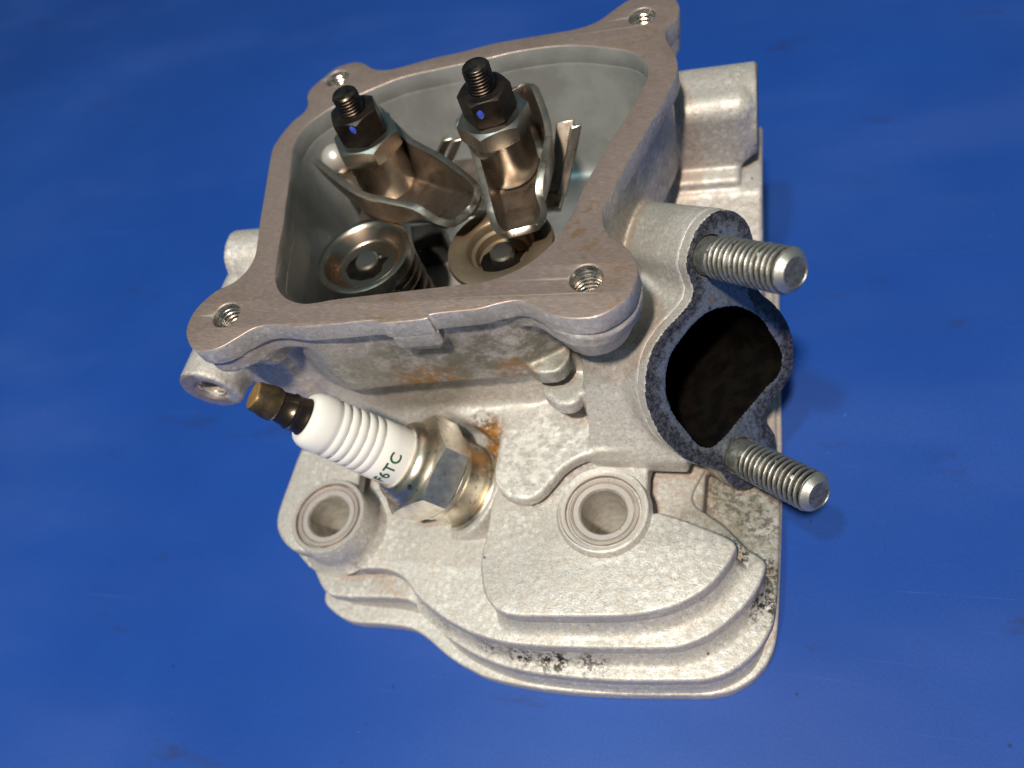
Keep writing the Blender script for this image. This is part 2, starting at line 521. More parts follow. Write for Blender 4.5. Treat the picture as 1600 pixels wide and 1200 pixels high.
# ---- distance-field casting: smooth unions give the cast fillets, surface nets mesh it
def poly_sd(X, Y, poly):
    P = np.array(poly, np.float32)
    d = np.full(X.shape, 1e9, np.float32)
    s = np.ones(X.shape, np.float32)
    for i in range(len(P)):
        a, b = P[i], P[i - 1]
        ex, ey = b - a
        wx, wy = X - a[0], Y - a[1]
        t_ = np.clip((wx * ex + wy * ey) / (ex * ex + ey * ey + 1e-12), 0, 1)
        d = np.minimum(d, (wx - ex * t_) ** 2 + (wy - ey * t_) ** 2)
        c1 = Y >= a[1]
        c2 = Y < b[1]
        c3 = ex * wy > ey * wx
        flip = (c1 & c2 & c3) | (~c1 & ~c2 & ~c3)
        s = np.where(flip, -s, s)
    return s * np.sqrt(d)
def smin(a, b, k):
    h = np.clip(0.5 + 0.5 * (b - a) / k, 0, 1)
    return b + (a - b) * h - k * h * (1 - h)
def smax(a, b, k):
    return -smin(-a, -b, k)
def cyl_sd(X, Y, Z, p, q, r, r2=None):
    """capped cylinder (or cone) from p to q"""
    p = np.array(p, np.float32)
    ax = np.array(q, np.float32) - p
    L = np.linalg.norm(ax)
    ax = ax / L
    dx, dy, dz = X - p[0], Y - p[1], Z - p[2]
    t_ = dx * ax[0] + dy * ax[1] + dz * ax[2]
    rad = np.sqrt(np.maximum(dx * dx + dy * dy + dz * dz - t_ * t_, 0))
    rr = r if r2 is None else r + (r2 - r) * np.clip(t_ / L, 0, 1)
    return np.maximum(rad - rr, np.abs(t_ - L / 2) - L / 2)
def box_sd(X, Y, Z, lo, hi, rnd=0.0):
    c = [(a + b) / 2 for a, b in zip(lo, hi)]
    h = [(b - a) / 2 - rnd for a, b in zip(lo, hi)]
    q = [np.abs(A - m) - k for A, m, k in zip((X, Y, Z), c, h)]
    return np.sqrt(sum(np.maximum(k, 0) ** 2 for k in q)) + np.minimum(np.maximum(np.maximum(q[0], q[1]), q[2]), 0) - rnd
def surface_nets(Fv, org, h):
    S = Fv < 0
    nx, ny, nz = Fv.shape
    cnt = np.zeros((nx - 1, ny - 1, nz - 1), np.int8)
    corners = [(i, j, k) for i in (0, 1) for j in (0, 1) for k in (0, 1)]
    for i, j, k in corners:
        cnt += S[i:nx - 1 + i, j:ny - 1 + j, k:nz - 1 + k]
    act = (cnt > 0) & (cnt < 8)
    idx = np.argwhere(act)
    ids = np.full(act.shape, -1, np.int64)
    ids[act] = np.arange(len(idx))
    vals = np.stack([Fv[idx[:, 0] + i, idx[:, 1] + j, idx[:, 2] + k] for i, j, k in corners], 1)
    cc = np.array(corners, np.float32)
    acc = np.zeros((len(idx), 3), np.float32)
    num = np.zeros(len(idx), np.float32)
    for a in range(8):
        for b in range(a + 1, 8):
            if np.abs(cc[a] - cc[b]).sum() == 1:
                va, vb = vals[:, a], vals[:, b]
                cross = (va < 0) != (vb < 0)
                t_ = np.where(cross, va / np.where(cross, va - vb, 1), 0)
                acc += np.where(cross[:, None], cc[a] + (cc[b] - cc[a]) * t_[:, None], 0)
                num += cross
    V = (idx + acc / num[:, None]) * h + np.array(org)
    Q = []
    for ax in range(3):
        sl0 = [slice(None)] * 3
        sl1 = [slice(None)] * 3
        sl0[ax] = slice(0, -1)
        sl1[ax] = slice(1, None)
        ch = S[tuple(sl0)] != S[tuple(sl1)]
        e = np.argwhere(ch)
        u, w = [(1, 2), (2, 0), (0, 1)][ax]
        ok = (e[:, u] > 0) & (e[:, w] > 0) & (e[:, u] < Fv.shape[u] - 1) & (e[:, w] < Fv.shape[w] - 1)
        e = e[ok]
        inside = S[e[:, 0], e[:, 1], e[:, 2]]
        def cell(du, dw):
            c_ = e.copy()
            c_[:, u] -= du
            c_[:, w] -= dw
            return ids[c_[:, 0], c_[:, 1], c_[:, 2]]
        q = np.stack([cell(1, 1), cell(0, 1), cell(0, 0), cell(1, 0)], 1)
        q[~inside] = q[~inside][:, ::-1]
        Q.append(q)
    return V, np.concatenate(Q)
def grid(lo, hi, h):
    ax = [np.arange(a, b + h, h, dtype=np.float32) for a, b in zip(lo, hi)]
    return np.meshgrid(*ax, indexing='ij')

# ---------------------------------------------------------------- the blue sheet
sheet = mk('table_sheet', ([(-700, -600, 0), (700, -600, 0), (700, 900, 0), (-700, 900, 0)], [[0, 1, 2, 3]]), 'blue_plastic')
sheet['kind'] = 'structure'

# ---------------------------------------------------------------- cylinder head: outlines (mm, seen from above)
FL_OUT = [(-47.80, -19.92), (-44.09, -20.45), (-41.18, -19.59), (-38.25, -17.38), (-35.40, -15.30), (-32.31, -14.63), (-28.46, -14.91), (-25.20, -15.31), (-18.12, -14.94), (-9.97, -14.31), (-7.42, -14.99), (0.39, -14.38), (1.42, -13.40), (4.83, -12.95), (10.39, -12.45), (14.41, -11.33), (17.80, -10.90), (20.71, -12.16), (23.38, -13.81), (26.15, -14.88), (29.43, -15.27), (32.57, -14.84), (35.53, -12.93), (37.56, -10.28), (38.28, -7.24), (38.35, -4.83), (37.53, -2.31), (35.57, 0.66), (32.80, 3.16), (31.18, 6.26), (30.75, 10.31), (32.09, 14.79), (33.60, 20.59), (36.07, 27.72), (38.61, 35.33), (40.39, 40.83), (41.77, 45.57), (42.09, 48.99), (41.47, 52.88), (40.07, 56.40), (39.08, 59.25), (38.89, 62.19), (39.97, 64.66), (41.18, 67.36), (41.13, 70.65), (39.69, 73.88), (36.42, 76.20), (32.78, 76.67), (29.52, 75.55), (27.22, 73.45), (25.24, 71.28), (22.56, 68.81), (18.28, 67.43), (10.80, 67.01), (-0.78, 66.48), (-8.51, 65.02), (-16.49, 64.04), (-24.45, 62.27), (-28.69, 62.14), (-32.14, 63.32), (-34.46, 65.26), (-37.03, 66.78), (-39.74, 66.83), (-43.01, 65.73), (-45.30, 62.68), (-47.70, 58.95), (-47.91, 55.85), (-46.68, 52.78), (-46.70, 49.75), (-48.81, 46.63), (-50.27, 42.34), (-50.97, 38.01), (-50.18, 33.59), (-47.07, 20.92), (-45.40, 14.00), (-43.70, 7.93), (-42.72, 3.38), (-43.35, -0.59), (-45.35, -3.38), (-48.51, -5.25), (-50.81, -8.32), (-51.79, -11.09), (-51.80, -13.84), (-50.86, -16.58)]
FL_IN = [(-40.50, 18.30), (-39.01, 12.86), (-37.98, 7.48), (-36.51, 1.39), (-35.40, -2.42), (-33.72, -5.34), (-31.63, -7.40), (-29.58, -8.62), (-26.36, -9.55), (-23.14, -9.38), (-19.40, -8.76), (-6.90, -7.65), (4.94, -6.58), (10.72, -5.99), (15.44, -4.15), (19.44, -1.06), (22.65, 3.51), (24.91, 9.41), (26.27, 16.29), (28.38, 23.01), (30.99, 30.86), (32.84, 35.69), (34.56, 41.27), (35.88, 46.08), (35.86, 49.81), (34.20, 53.76), (31.23, 56.56), (26.55, 58.67), (19.08, 61.19), (11.53, 62.14), (3.96, 61.90), (-1.02, 61.07), (-7.96, 60.15), (-15.37, 59.28), (-23.33, 57.99), (-30.87, 54.70), (-38.23, 50.65), (-41.64, 47.77), (-44.62, 43.72), (-45.33, 38.31), (-44.23, 32.82), (-41.66, 23.31)]
EARS = [(-43.36, -11.73), (29.42, -6.31), (33.14, 68.63), (-41.29, 61.42)]
P4 = [(-45.99, -45.12), (-44.61, -48.25), (-37.34, -51.57), (-27.88, -51.48), (-21.09, -51.76), (-16.56, -53.43), (-10.08, -57.16), (-4.13, -59.52), (1.48, -60.98), (13.37, -61.82), (27.30, -61.29), (45.68, -59.44), (49.48, -58.76), (53.22, -57.33), (56.93, -54.53), (59.66, -50.68), (61.19, -45.30), (61.93, -32.86), (62.46, -17.91)]
P4_END = [(62.6,0),(62.2,60),(58,64),(-40,64),(-46,58),(-46.5,-30)]
P3 = [(-46.13, -41.90), (-41.88, -46.69), (-37.08, -48.17), (-22.23, -47.40), (-17.10, -48.47), (-11.42, -52.34), (-6.87, -55.45), (-1.10, -57.91), (6.53, -59.80), (15.08, -60.45), (28.52, -60.13), (42.52, -58.72), (48.65, -57.68), (53.46, -55.20), (57.64, -51.07), (59.81, -47.08), (60.79, -43.78), (61.46, -35.75), (61.96, -21.48)]
P3_END = [(61.2,0),(60.5,56),(-44,58),(-46.5,50),(-47,-30)]
P2 = [(-46.95, -40.79), (-43.44, -43.39), (-41.12, -44.16), (-29.52, -43.78), (-23.15, -43.32), (-17.93, -45.01), (-13.90, -48.62), (-9.44, -51.35), (-5.24, -53.46), (1.00, -55.58), (8.25, -56.72), (16.43, -56.69), (29.41, -55.78), (40.59, -54.66), (45.38, -53.21), (50.08, -50.30), (54.16, -46.21), (57.10, -42.16), (58.76, -38.15), (59.00, -36.15), (57.78, -34.64), (55.18, -33.05), (50.68, -28.46), (44.78, -24.14), (44.37, -20.88)]
P2_END = [(50,-8),(50,40),(-44,45),(-47,-30)]
P1 = [(2.43, -27.85), (2.52, -36.03), (2.48, -42.43), (3.43, -46.49), (4.90, -49.73), (7.73, -52.38), (11.24, -53.23), (16.49, -53.01), (30.34, -51.78), (37.57, -50.52), (43.42, -48.30), (48.57, -44.67), (51.97, -40.27), (53.43, -37.22), (53.65, -35.91), (52.18, -34.43), (46.25, -32.10), (39.19, -29.87), (36.30, -29.17), (35.64, -20.48)]
P1_END = [(38,-10),(8,-10)]
P1L_A = [(-38.42, -42.90), (-42.82, -42.73), (-46.23, -41.25), (-48.76, -39.05), (-50.37, -36.59), (-51.09, -33.22), (-50.99, -25.67), (-50.60, -16.55), (-48.84, -5.46)]
P0 = [(2.98, -0.08), (3.18, -9.01), (3.31, -17.18), (3.59, -24.21), (4.64, -27.49), (7.21, -29.90), (10.87, -30.75), (14.15, -29.59), (16.46, -26.57), (18.72, -23.08), (22.49, -20.26), (27.80, -19.05), (35.20, -18.26), (36.11, -16.44), (34.52, 4.44), (29.45, 15.22), (9.82, 8.44)]
LUG_A = [(11.92, -2.96), (12.36, -7.29), (13.29, -9.65), (15.73, -11.52), (18.00, -11.70), (20.49, -10.81), (21.75, -8.53), (21.86, -6.36), (21.40, -2.88), (16.86, 0.66)]
LUG_B = [(14.39, -7.86), (14.94, -10.55), (16.53, -12.89), (19.86, -14.56), (22.67, -13.63), (23.77, -10.72), (23.60, -8.24), (20.00, -3.41), (14.41, -3.32)]
BOSS_R = (27.2, -30.4)
BOSS_L = (-35.8, -34.8)
EX_O = (49.35, 7.88, 62.00)
EX_N = (0.68044, -0.59296, 0.43057)
EX_1 = (-0.72523, -0.62918, 0.27962)
EX_2 = (0.1051, -0.50253, -0.85815)
EX_SP = 44.28
EX_OUT = [(-4.26, -7.57), (-7.26, -6.23), (-9.63, -3.47), (-10.51, 0.01), (-10.12, 3.51), (-9.37, 7.21), (-10.56, 11.14), (-13.68, 14.92), (-16.30, 19.45), (-17.32, 23.46), (-17.35, 27.15), (-16.44, 31.27), (-14.36, 33.42), (-11.39, 35.49), (-8.72, 36.77), (-7.97, 38.28), (-8.61, 41.08), (-9.82, 43.86), (-9.72, 47.03), (-8.38, 51.28), (-5.88, 53.35), (-2.78, 53.45), (0.19, 52.93), (2.86, 50.92), (4.63, 48.07), (5.75, 45.60), (8.95, 42.75), (12.13, 40.26), (14.99, 36.59), (17.91, 31.48), (19.25, 26.80), (19.78, 22.18), (19.23, 18.95), (18.09, 15.76), (16.53, 13.31), (13.96, 11.02), (10.27, 9.16), (6.76, 7.49), (5.13, 5.35), (5.47, 2.40), (5.76, 0.01), (4.63, -2.73), (2.81, -5.21), (0.71, -6.84), (-1.86, -7.72)]
EX_IN = [(-2.86, 11.39), (-5.70, 12.74), (-8.44, 15.16), (-10.57, 17.65), (-11.95, 20.89), (-13.53, 24.27), (-14.06, 26.69), (-13.52, 29.28), (-11.87, 30.98), (-8.92, 31.97), (-5.51, 33.81), (-1.96, 35.56), (1.78, 37.51), (3.98, 38.48), (6.43, 39.01), (8.60, 38.13), (10.35, 36.08), (12.08, 32.43), (14.18, 27.81), (14.86, 23.50), (14.41, 19.78), (12.74, 16.08), (10.34, 14.07), (6.02, 11.61), (1.94, 10.64)]
P1L = catmull(P1L_A, 4, False) + [(-34, -12)] + [(BOSS_L[0] + 8.3 * math.cos(math.radians(a)), BOSS_L[1] + 8.3 * math.sin(math.radians(a))) for a in range(60, -115, -12)]
PLUG_SEAT = Vector((-6.86, -23.05, 22.0))
PLUG_AX = Vector((-0.5595, -0.0474, 0.8274)).normalized()

FL_OUT_S = catmull(FL_OUT, 4)
FL_IN_S = catmull(FL_IN, 4)
EX_OUT_S = catmull(EX_OUT, 3)
EX_IN_S = catmull(EX_IN, 3)

head = thing('cylinder_head', 'cast aluminium engine cylinder head with open rocker box on the blue sheet', 'cylinder head', (5, 0, 0))

# ---- casting body
LO, HI, H = (-76, -52, 2), (64, 84, 70.4), 0.6
X, Y, Z = grid(LO, HI, H)
X2, Y2 = X[:, :, 0], Y[:, :, 0]
din = poly_sd(X2, Y2, FL_IN_S)[:, :, None]
dout = poly_sd(X2, Y2, FL_OUT_S)[:, :, None]
def slab(z0, z1):
    return np.maximum(z0 - Z, Z - z1)
# rocker box wall, leaning in a little towards the floor
B = smax(din - 4.6 + (70 - Z) * 0.035, slab(47.5, 70.1), 1.2)
# underside core
B = smin(B, smax(din - 0.5, slab(2, 49), 2), 2.5)
# pads under the ears
ear = np.full(X2.shape, 1e9, np.float32)[:, :, None]
for (ex, ey), rr in zip(EARS, (15, 16, 15, 15)):
    ear = np.minimum(ear, (np.sqrt((X2 - ex) ** 2 + (Y2 - ey) ** 2) - rr)[:, :, None])
B = smin(B, smax(smax(dout + 0.7, ear, 3), slab(65.0, 70.1), 0.8), 1.0)
for (ex, ey), r0, r1, zb in zip(EARS, (7.0, 9.2, 7.5, 7.0), (5, 7.4, 5, 5), (60, 58.5, 50, 50)):
    B = smin(B, cyl_sd(X, Y, Z, (ex, ey, 70.1), (ex + (2 - ex) * 0.06, ey + (32 - ey) * 0.06, zb), r0, r1), 2.0)
# LL arm down to the threaded lug, and the lug
B = smin(B, cyl_sd(X, Y, Z, (-59.8, -16.0, 52.5), (-57.5, 12, 54), 7.1, 7.4), 1.2)
B = smin(B, cyl_sd(X, Y, Z, (-57, -6, 57), (-38, 8, 60), 8.0), 3.0)
B = smin(B, cyl_sd(X, Y, Z, (-60.2, 15.8, 61), (-40, 17, 58), 6.4, 8), 1.5)
# lower front core inside the fins
B = smin(B, smax(poly_sd(X2, Y2, [(-38, 10), (-40, -30), (-20, -34), (-6, -44), (30, -46), (46, -40), (47, -8), (50, 40)])[:, :, None], slab(2, 19), 1.0), 1.0)
# left mass carrying the fins and the plate round the left bolt
B = smin(B, box_sd(X, Y, Z, (-48, -9.5, 2), (-22, 45, 61), 1.6), 1.5)
B = smin(B, box_sd(X, Y, Z, (-56, -11.0, 38), (-40, 12, 63), 2.0), 1.5)
# wall block behind the plug, hollowed by the plug well
s_, a_ = PLUG_SEAT, PLUG_AX
W_ = box_sd(X, Y, Z, (-38.5, -10.5, 14), (-24, 8, 49), 2)
W_ = smin(W_, box_sd(X, Y, Z, (-30, -5.0, 14), (14, 8, 49), 1.5), 3.0)
W_ = smin(W_, box_sd(X, Y, Z, (-30, -16, 10), (12, 8, 33), 3), 5.0)
W_ = smax(W_, -cyl_sd(X, Y, Z, s_ + a_ * 0.8, s_ + a_ * 60, 12.6, 21.0), 3.0)
B = smin(B, W_, 2.0)
B = smin(B, cyl_sd(X, Y, Z, s_ - a_ * 16, s_ - a_ * 0.3, 12.2), 2.2)
# plate with the curling edge, its lugs
dp0 = poly_sd(X2, Y2, catmull(P0, 4))[:, :, None]
B = smin(B, smax(dp0, slab(29.6, 33.2), 0.6), 0.5)
B = smin(B, smax(dp0 + 4.5, slab(18, 31), 0.6), 0.8)
B = smin(B, smax(poly_sd(X2, Y2, catmull(LUG_A, 4))[:, :, None], slab(47.8, 52), 0.5), 0.4)
B = smin(B, smax(poly_sd(X2, Y2, catmull(LUG_B, 4))[:, :, None], slab(40.5, 44.5), 0.5), 0.4)
B = smin(B, box_sd(X, Y, Z, (13, -6, 28), (24, 6, 50), 1.0), 1.0)
B = smin(B, box_sd(X, Y, Z, (22.6, -11.5, 20), (25.0, 4, 44), 0.6), 0.6)
# front tab under the flange lip
B = smin(B, smax(poly_sd(X2, Y2, [(-7.64, -15.13), (0.65, -14.39), (1.46, -13.55), (0.65, -10.13), (-8.66, -10.47)])[:, :, None] + np.maximum(0, (66 - Z)) * 0.55, slab(60.0, 70.1), 0.6), 0.6)
# exhaust trunk
EO, EN, E1, E2 = [np.array(v, np.float32) for v in (EX_O, EX_N, EX_1, EX_2)]
def ex_local(X, Y, Z):
    dx, dy, dz = X - EO[0], Y - EO[1], Z - EO[2]
    return (dx * E1[0] + dy * E1[1] + dz * E1[2], dx * E2[0] + dy * E2[1] + dz * E2[2], dx * EN[0] + dy * EN[1] + dz * EN[2])
A, C, T = ex_local(X, Y, Z)
reg = T > -40
dex = np.full(X.shape, 50.0, np.float32)
sub = (A > -40) & (A < 40) & (C > -25) & (C < 65) & reg & (T < 4)
dex[sub] = poly_sd(A[sub], C[sub], EX_OUT_S)
din_ex = np.full(X.shape, 50.0, np.float32)
din_ex[sub] = poly_sd(A[sub], C[sub], EX_IN_S)
B = smin(B, smax(dex - 0.2 - T * 0.01, np.maximum(T + 2.2, -38 - T), 0.6), 0.9)
ramp_ = (Y + 16.4) * -0.853 + (Z - 36.5) * 0.522
B = smin(B, smax(ramp_, box_sd(X, Y, Z, (24.0, -20, 26), (44, 12, 53), 0.8), 0.6), 0.9)
# rear right: bolt tube, ledge and wall below it
B = smin(B, cyl_sd(X, Y, Z, (20, 63.0, 50.0), (57.2, 63.5, 50.0), 10.2), 1.6)
B = smin(B, box_sd(X, Y, Z, (20, 52.6, 41), (57.2, 66, 60.2), 4.5), 1.0)
B = smin(B, box_sd(X, Y, Z, (20, 48.7, 20), (53.5, 70, 42), 1.2), 2.0)
slope = (Y - 48.0) * -0.776 + (Z - 40.5) * 0.63
B = smin(B, smax(slope, box_sd(X, Y, Z, (20, 20, 3), (58.4, 70, 39.5), 0.8), 0.8), 0.8)
B = smin(B, box_sd(X, Y, Z, (10, 4, 3), (58.0, 60, 22), 1.0), 1.5)
# openings
B = np.maximum(B, -smax(din + (69.6 - Z) * 0.03, 37 - Z, 3.0))
B = smax(B, -smax(din_ex - 1.6, -30 - T, 2), 0.4)
B = np.maximum(B, -cyl_sd(X, Y, Z, (30, 63.3, 50), (70, 63.6, 50), 6.0))
for bx, by in (BOSS_R, BOSS_L):
    B = np.maximum(B, -cyl_sd(X, Y, Z, (bx, by, -5), (bx, by, 60), 5.6))
for ex, ey in EARS:
    B = np.maximum(B, -cyl_sd(X, Y, Z, (ex, ey, 58), (ex, ey, 80), 3.6))
B = np.maximum(B, -cyl_sd(X, Y, Z, (-59.9, -30, 52.5), (-59, -4, 53.2), 3.6))
B = np.maximum(B, -cyl_sd(X, Y, Z, s_ - a_ * 18, s_ + a_ * 40, 9.9))
B[:, :, 0] = 1.0
B[0] = B[-1] = 1.0
B[:, 0] = B[:, -1] = 1.0
B[:, :, -1] = 1.0
BV, BQ = surface_nets(B, LO, H)
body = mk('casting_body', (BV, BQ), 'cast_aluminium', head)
# the oil-wetted inside of the rocker box
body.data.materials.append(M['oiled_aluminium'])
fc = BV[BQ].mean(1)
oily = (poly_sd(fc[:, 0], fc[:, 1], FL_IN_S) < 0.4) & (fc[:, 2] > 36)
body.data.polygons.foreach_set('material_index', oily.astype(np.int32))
del X, Y, Z, B, A, C, T, reg, dex, din_ex, W_, sub, din, dout, ear

# ---- fins and deck
def boss_holes(r=5.5):
    return [circle(*BOSS_R, r), circle(*BOSS_L, r)]
def skirt(outline, closing, top, base, reach):
    """cast fillet from the lip of a fin down to the one below"""
    P = np.array(outline)
    full = np.array(list(outline) + list(closing))
    area = np.sum(full[:, 0] * np.roll(full[:, 1], -1) - np.roll(full[:, 0], -1) * full[:, 1])
    tan = np.gradient(P, axis=0)
    nor = np.stack([tan[:, 1], -tan[:, 0]], 1) * (1 if area > 0 else -1)
    for _ in range(6):
        nor[1:-1] = (nor[:-2] + 2 * nor[1:-1] + nor[2:]) / 4
    nor /= np.linalg.norm(nor, axis=1)[:, None]
    h_ = top - base
    prof = [(-1.6, top - 1.1), (-1.2, top - h_ * 0.28), (-0.2, top - h_ * 0.6), (reach * 0.16, base + h_ * 0.2), (reach * 0.42, base + h_ * 0.07), (reach * 0.75, base + 0.12), (reach, base - 0.1)]
    V, F = [], []
    n_ = len(P)
    ends = np.clip(np.minimum(np.arange(n_), n_ - 1 - np.arange(n_)) / 9.0, 0, 1)
    for o_, z_ in prof:
        V += [(p[0] + q[0] * (o_ * e - 1.7 * (1 - e)), p[1] + q[1] * (o_ * e - 1.7 * (1 - e)), z_) for p, q, e in zip(P, nor, ends)]
    for i in range(len(prof) - 1):
        for k in range(n_ - 1):
            F.append([i * n_ + k, i * n_ + k + 1, (i + 1) * n_ + k + 1, (i + 1) * n_ + k])
    return fixn((V, F))
S1 = catmull(P1, 4, False)
S2 = catmull(P2, 4, False)
S3 = catmull(P3, 4, False)
mk('fin_fillet', skirt(S1[12:62], S1[62:] + P1_END + S1[:12], 28, 20, 2.6), 'cast_aluminium', head)
mk('fin_fillet', skirt(S2[14:82], S2[82:] + P2_END + S2[:14], 20, 12, 2.3), 'cast_aluminium', head)
mk('fin_fillet', skirt(S3[4:64], S3[64:] + P3_END + S3[:4], 12, 4, 0.7), 'cast_aluminium', head)
mk('deck_plate', prism(catmull(P4, 4, False) + P4_END, boss_holes(), 0, 4.0, 0.6, 3), 'cast_aluminium', head, sharp=50)
mk('fin', prism(catmull(P3, 4, False) + P3_END, boss_holes(), 8.2, 12, 0.7, 3), 'cast_aluminium', head, sharp=50)
mk('fin', prism(catmull(P2, 4, False) + P2_END, boss_holes() + [], 15.8, 20, 0.7, 3), 'cast_aluminium', head, sharp=50)
mk('fin', prism(catmull(P1, 4, False) + P1_END, [circle(*BOSS_R, 5.5)], 23.4, 28, 0.7, 3), 'cast_aluminium', head, sharp=50)
mk('fin', prism(P1L, [circle(*BOSS_L, 5.5)], 22.4, 26.5, 1.0, 3), 'cast_aluminium', head, sharp=50)

# ---- gasket flange with its threaded ears
flange = mk('gasket_flange', prism(FL_OUT_S, [FL_IN_S] + [circle(x, y, 3.05) for x, y in EARS], 69.4, 74, 0.22, 2), 'machined_face', head, sharp=40)
flange.data.materials.append(M['cast_aluminium'])
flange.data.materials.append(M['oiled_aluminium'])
nn = np.empty(len(flange.data.polygons) * 3, np.float32)
flange.data.polygons.foreach_get('normal', nn)
nn = nn.reshape(-1, 3)
cc = np.array([p.center for p in flange.data.polygons], np.float32) / MM + OFF[flange.name].astype(np.float32)
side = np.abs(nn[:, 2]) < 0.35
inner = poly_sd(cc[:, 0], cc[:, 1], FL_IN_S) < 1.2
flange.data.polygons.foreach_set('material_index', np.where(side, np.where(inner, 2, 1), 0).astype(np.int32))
for i, (x, y) in enumerate(EARS):
    m = Matrix.Translation((x, y, 0))
    th = thread(2.62, 60, 72.9, 1.0, 0.42, inner=True, per=8, seg=40)
    rim = lathe([(3.12, 73.85), (2.75, 72.9)], 40)
    bot = lathe([(0, 60.2), (3.2, 60.2)], 24)
    mk('threaded_hole', xf(merge(th, rim, bot), m), 'bright_thread', flange)

# ---- bolt bosses with turned spot faces
def boss(xy, top, base, flare):
    g = [(4.85, base - 18), (4.85, top - 0.8), (5.2, top - 0.42)]
    r = 5.6
    rnd = random.Random(4)
    z = top - 0.2
    for r0, r1, zz in ((5.25, 6.3, -0.38), (6.38, 6.42, -0.7), (6.5, 6.56, -0.25), (6.66, 6.72, -0.75), (6.85, 7.0, -0.2), (7.1, 7.16, -0.55), (7.28, 7.34, -0.18), (7.45, 7.8, -0.95), (8.0, 8.08, -0.06), (8.15, 8.75, 0.04)):
        g += [(r0, top + zz), (r1, top + zz)]
    spot = lathe(g, 96)
    skirt = lathe([(8.7, top + 0.05), (9.0, top - 0.25), (9.15, base + 2.2), (9.5, base + 1.0), (9.5 + flare, base - 0.3)], 96)
    bo = mk('bolt_boss', xf(skirt, Matrix.Translation((*xy, 0))), 'cast_aluminium', head)
    sf = mk('spot_face', xf(spot, Matrix.Translation((*xy, 0))), 'turned_face', bo, sharp=15)
    sf.data.materials.append(M['groove_dark'])
    for p in sf.data.polygons:
        if p.center.z / MM + OFF[sf.name][2] < top - 0.5:
            p.material_index = 1
    mk('bolt_bore', xf(lathe([(4.84, top - 0.8), (4.84, top - 1.2), (4.84, 1.0), (0, 1.0)], 64), Matrix.Translation((*xy, 0))), 'hole_bore', bo)
boss(BOSS_R, 28.9, 28, 0.6)
boss(BOSS_L, 29.0, 20, 1.6)

# ---- exhaust flange
h = 0.4
lo, hi = (-28, -16, -3.4), (28, 60, 0.9)
A, C, T = grid(lo, hi, h)
d2 = poly_sd(A[:, :, 0], C[:, :, 0], EX_OUT_S)[:, :, None]
di = poly_sd(A[:, :, 0], C[:, :, 0], EX_IN_S)[:, :, None]
D = np.maximum(np.maximum(d2, -di), np.maximum(T, -2.8 - T))
for c0 in ((0.0, 0.0), (0.0, EX_SP)):
    D = np.maximum(D, -(np.sqrt((A - c0[0]) ** 2 + (C - c0[1]) ** 2) - 4.05))
D[0] = D[-1] = 1
D[:, 0] = D[:, -1] = 1
D[:, :, 0] = D[:, :, -1] = 1
V, Q = surface_nets(D, lo, h)
rim = np.clip(1 - (-poly_sd(V[:, 0], V[:, 1], EX_OUT_S)) / 3.6, 0, 1)
low = np.clip((V[:, 1] - 8) / 20, 0, 1)
rim = np.clip(rim * 0.95 + low * 0.22 - 0.05, 0, 1)
VW = EO + V[:, :1] * E1 + V[:, 1:2] * E2 + V[:, 2:] * EN
exf = mk('exhaust_flange', (VW, Q), 'gasket_residue', head, sharp=45, label='bluish exhaust port face with burnt black gasket residue')
exf.data.materials.append(M['cast_aluminium'])
exf.data.materials.append(M['soot_and_hole_black'])
def poly_arrays(o):
    n_ = len(o.data.polygons)
    nn, cc = np.empty(n_ * 3, np.float32), np.empty(n_ * 3, np.float32)
    o.data.polygons.foreach_get('normal', nn)
    o.data.polygons.foreach_get('center', cc)
    return nn.reshape(-1, 3), cc.reshape(-1, 3) / MM + OFF[o.name].astype(np.float32)
nn, cc = poly_arrays(exf)
q = cc - EO
side = nn @ EN < 0.55
hole_ = poly_sd(q @ E1, q @ E2, EX_IN_S) < 0.7
exf.data.polygons.foreach_set('material_index', np.where(side, np.where(hole_, 2, 1), 0).astype(np.int32))
att = exf.data.attributes.new('rim', 'FLOAT', 'POINT')
att.data.foreach_set('value', rim.astype(np.float32))
del A, C, T, D
# sooty port lining
ring = EX_IN_S
Vp, Fp = [], []
nr = len(ring)
for dpt, scl in ((-0.35, 1.005), (-8, 0.97), (-18, 0.9), (-27, 0.78)):
    cx = sum(p[0] for p in ring) / nr
    cy = sum(p[1] for p in ring) / nr
    for a, b in ring:
        la, lb = cx + (a - cx) * scl, cy + (b - cy) * scl
        Vp.append(tuple(EO + la * E1 + lb * E2 + dpt * EN))
for i in range(3):
    for k in range(nr):
        k2 = (k + 1) % nr
        Fp.append([i * nr + k, i * nr + k2, (i + 1) * nr + k2, (i + 1) * nr + k])
Fp.append([3 * nr + k for k in range(nr)])
mk('exhaust_port', (Vp, Fp), 'soot_and_hole_black', exf)

# threaded lug under the front left ear
lugm = frame((-59.8, -16.0, 52.5), (-0.03, 1, 0.03))
face = lathe([(7.0, 0.35), (6.6, -0.12), (3.9, -0.12), (3.1, 0.7)], 64)
lugp = mk('lug_face', xf(face, lugm), 'machined_face', head, sharp=30)
mk('threaded_hole', xf(merge(thread(3.0, 0.5, 12, 1.0, 0.4, inner=True, per=8), lathe([(0, 11.8), (3.5, 11.8)], 24)), lugm), 'bright_thread', lugp)
# end of the rear right bolt tube
tm = frame((57.35, 63.5, 50), (1, 0, 0))
mk('tube_end_face', xf(lathe([(9.9, -0.3), (9.6, 0.05), (6.6, 0.05), (5.9, -0.5), (5.9, -20), (0, -20)], 64), tm), 'machined_face', head, sharp=30)
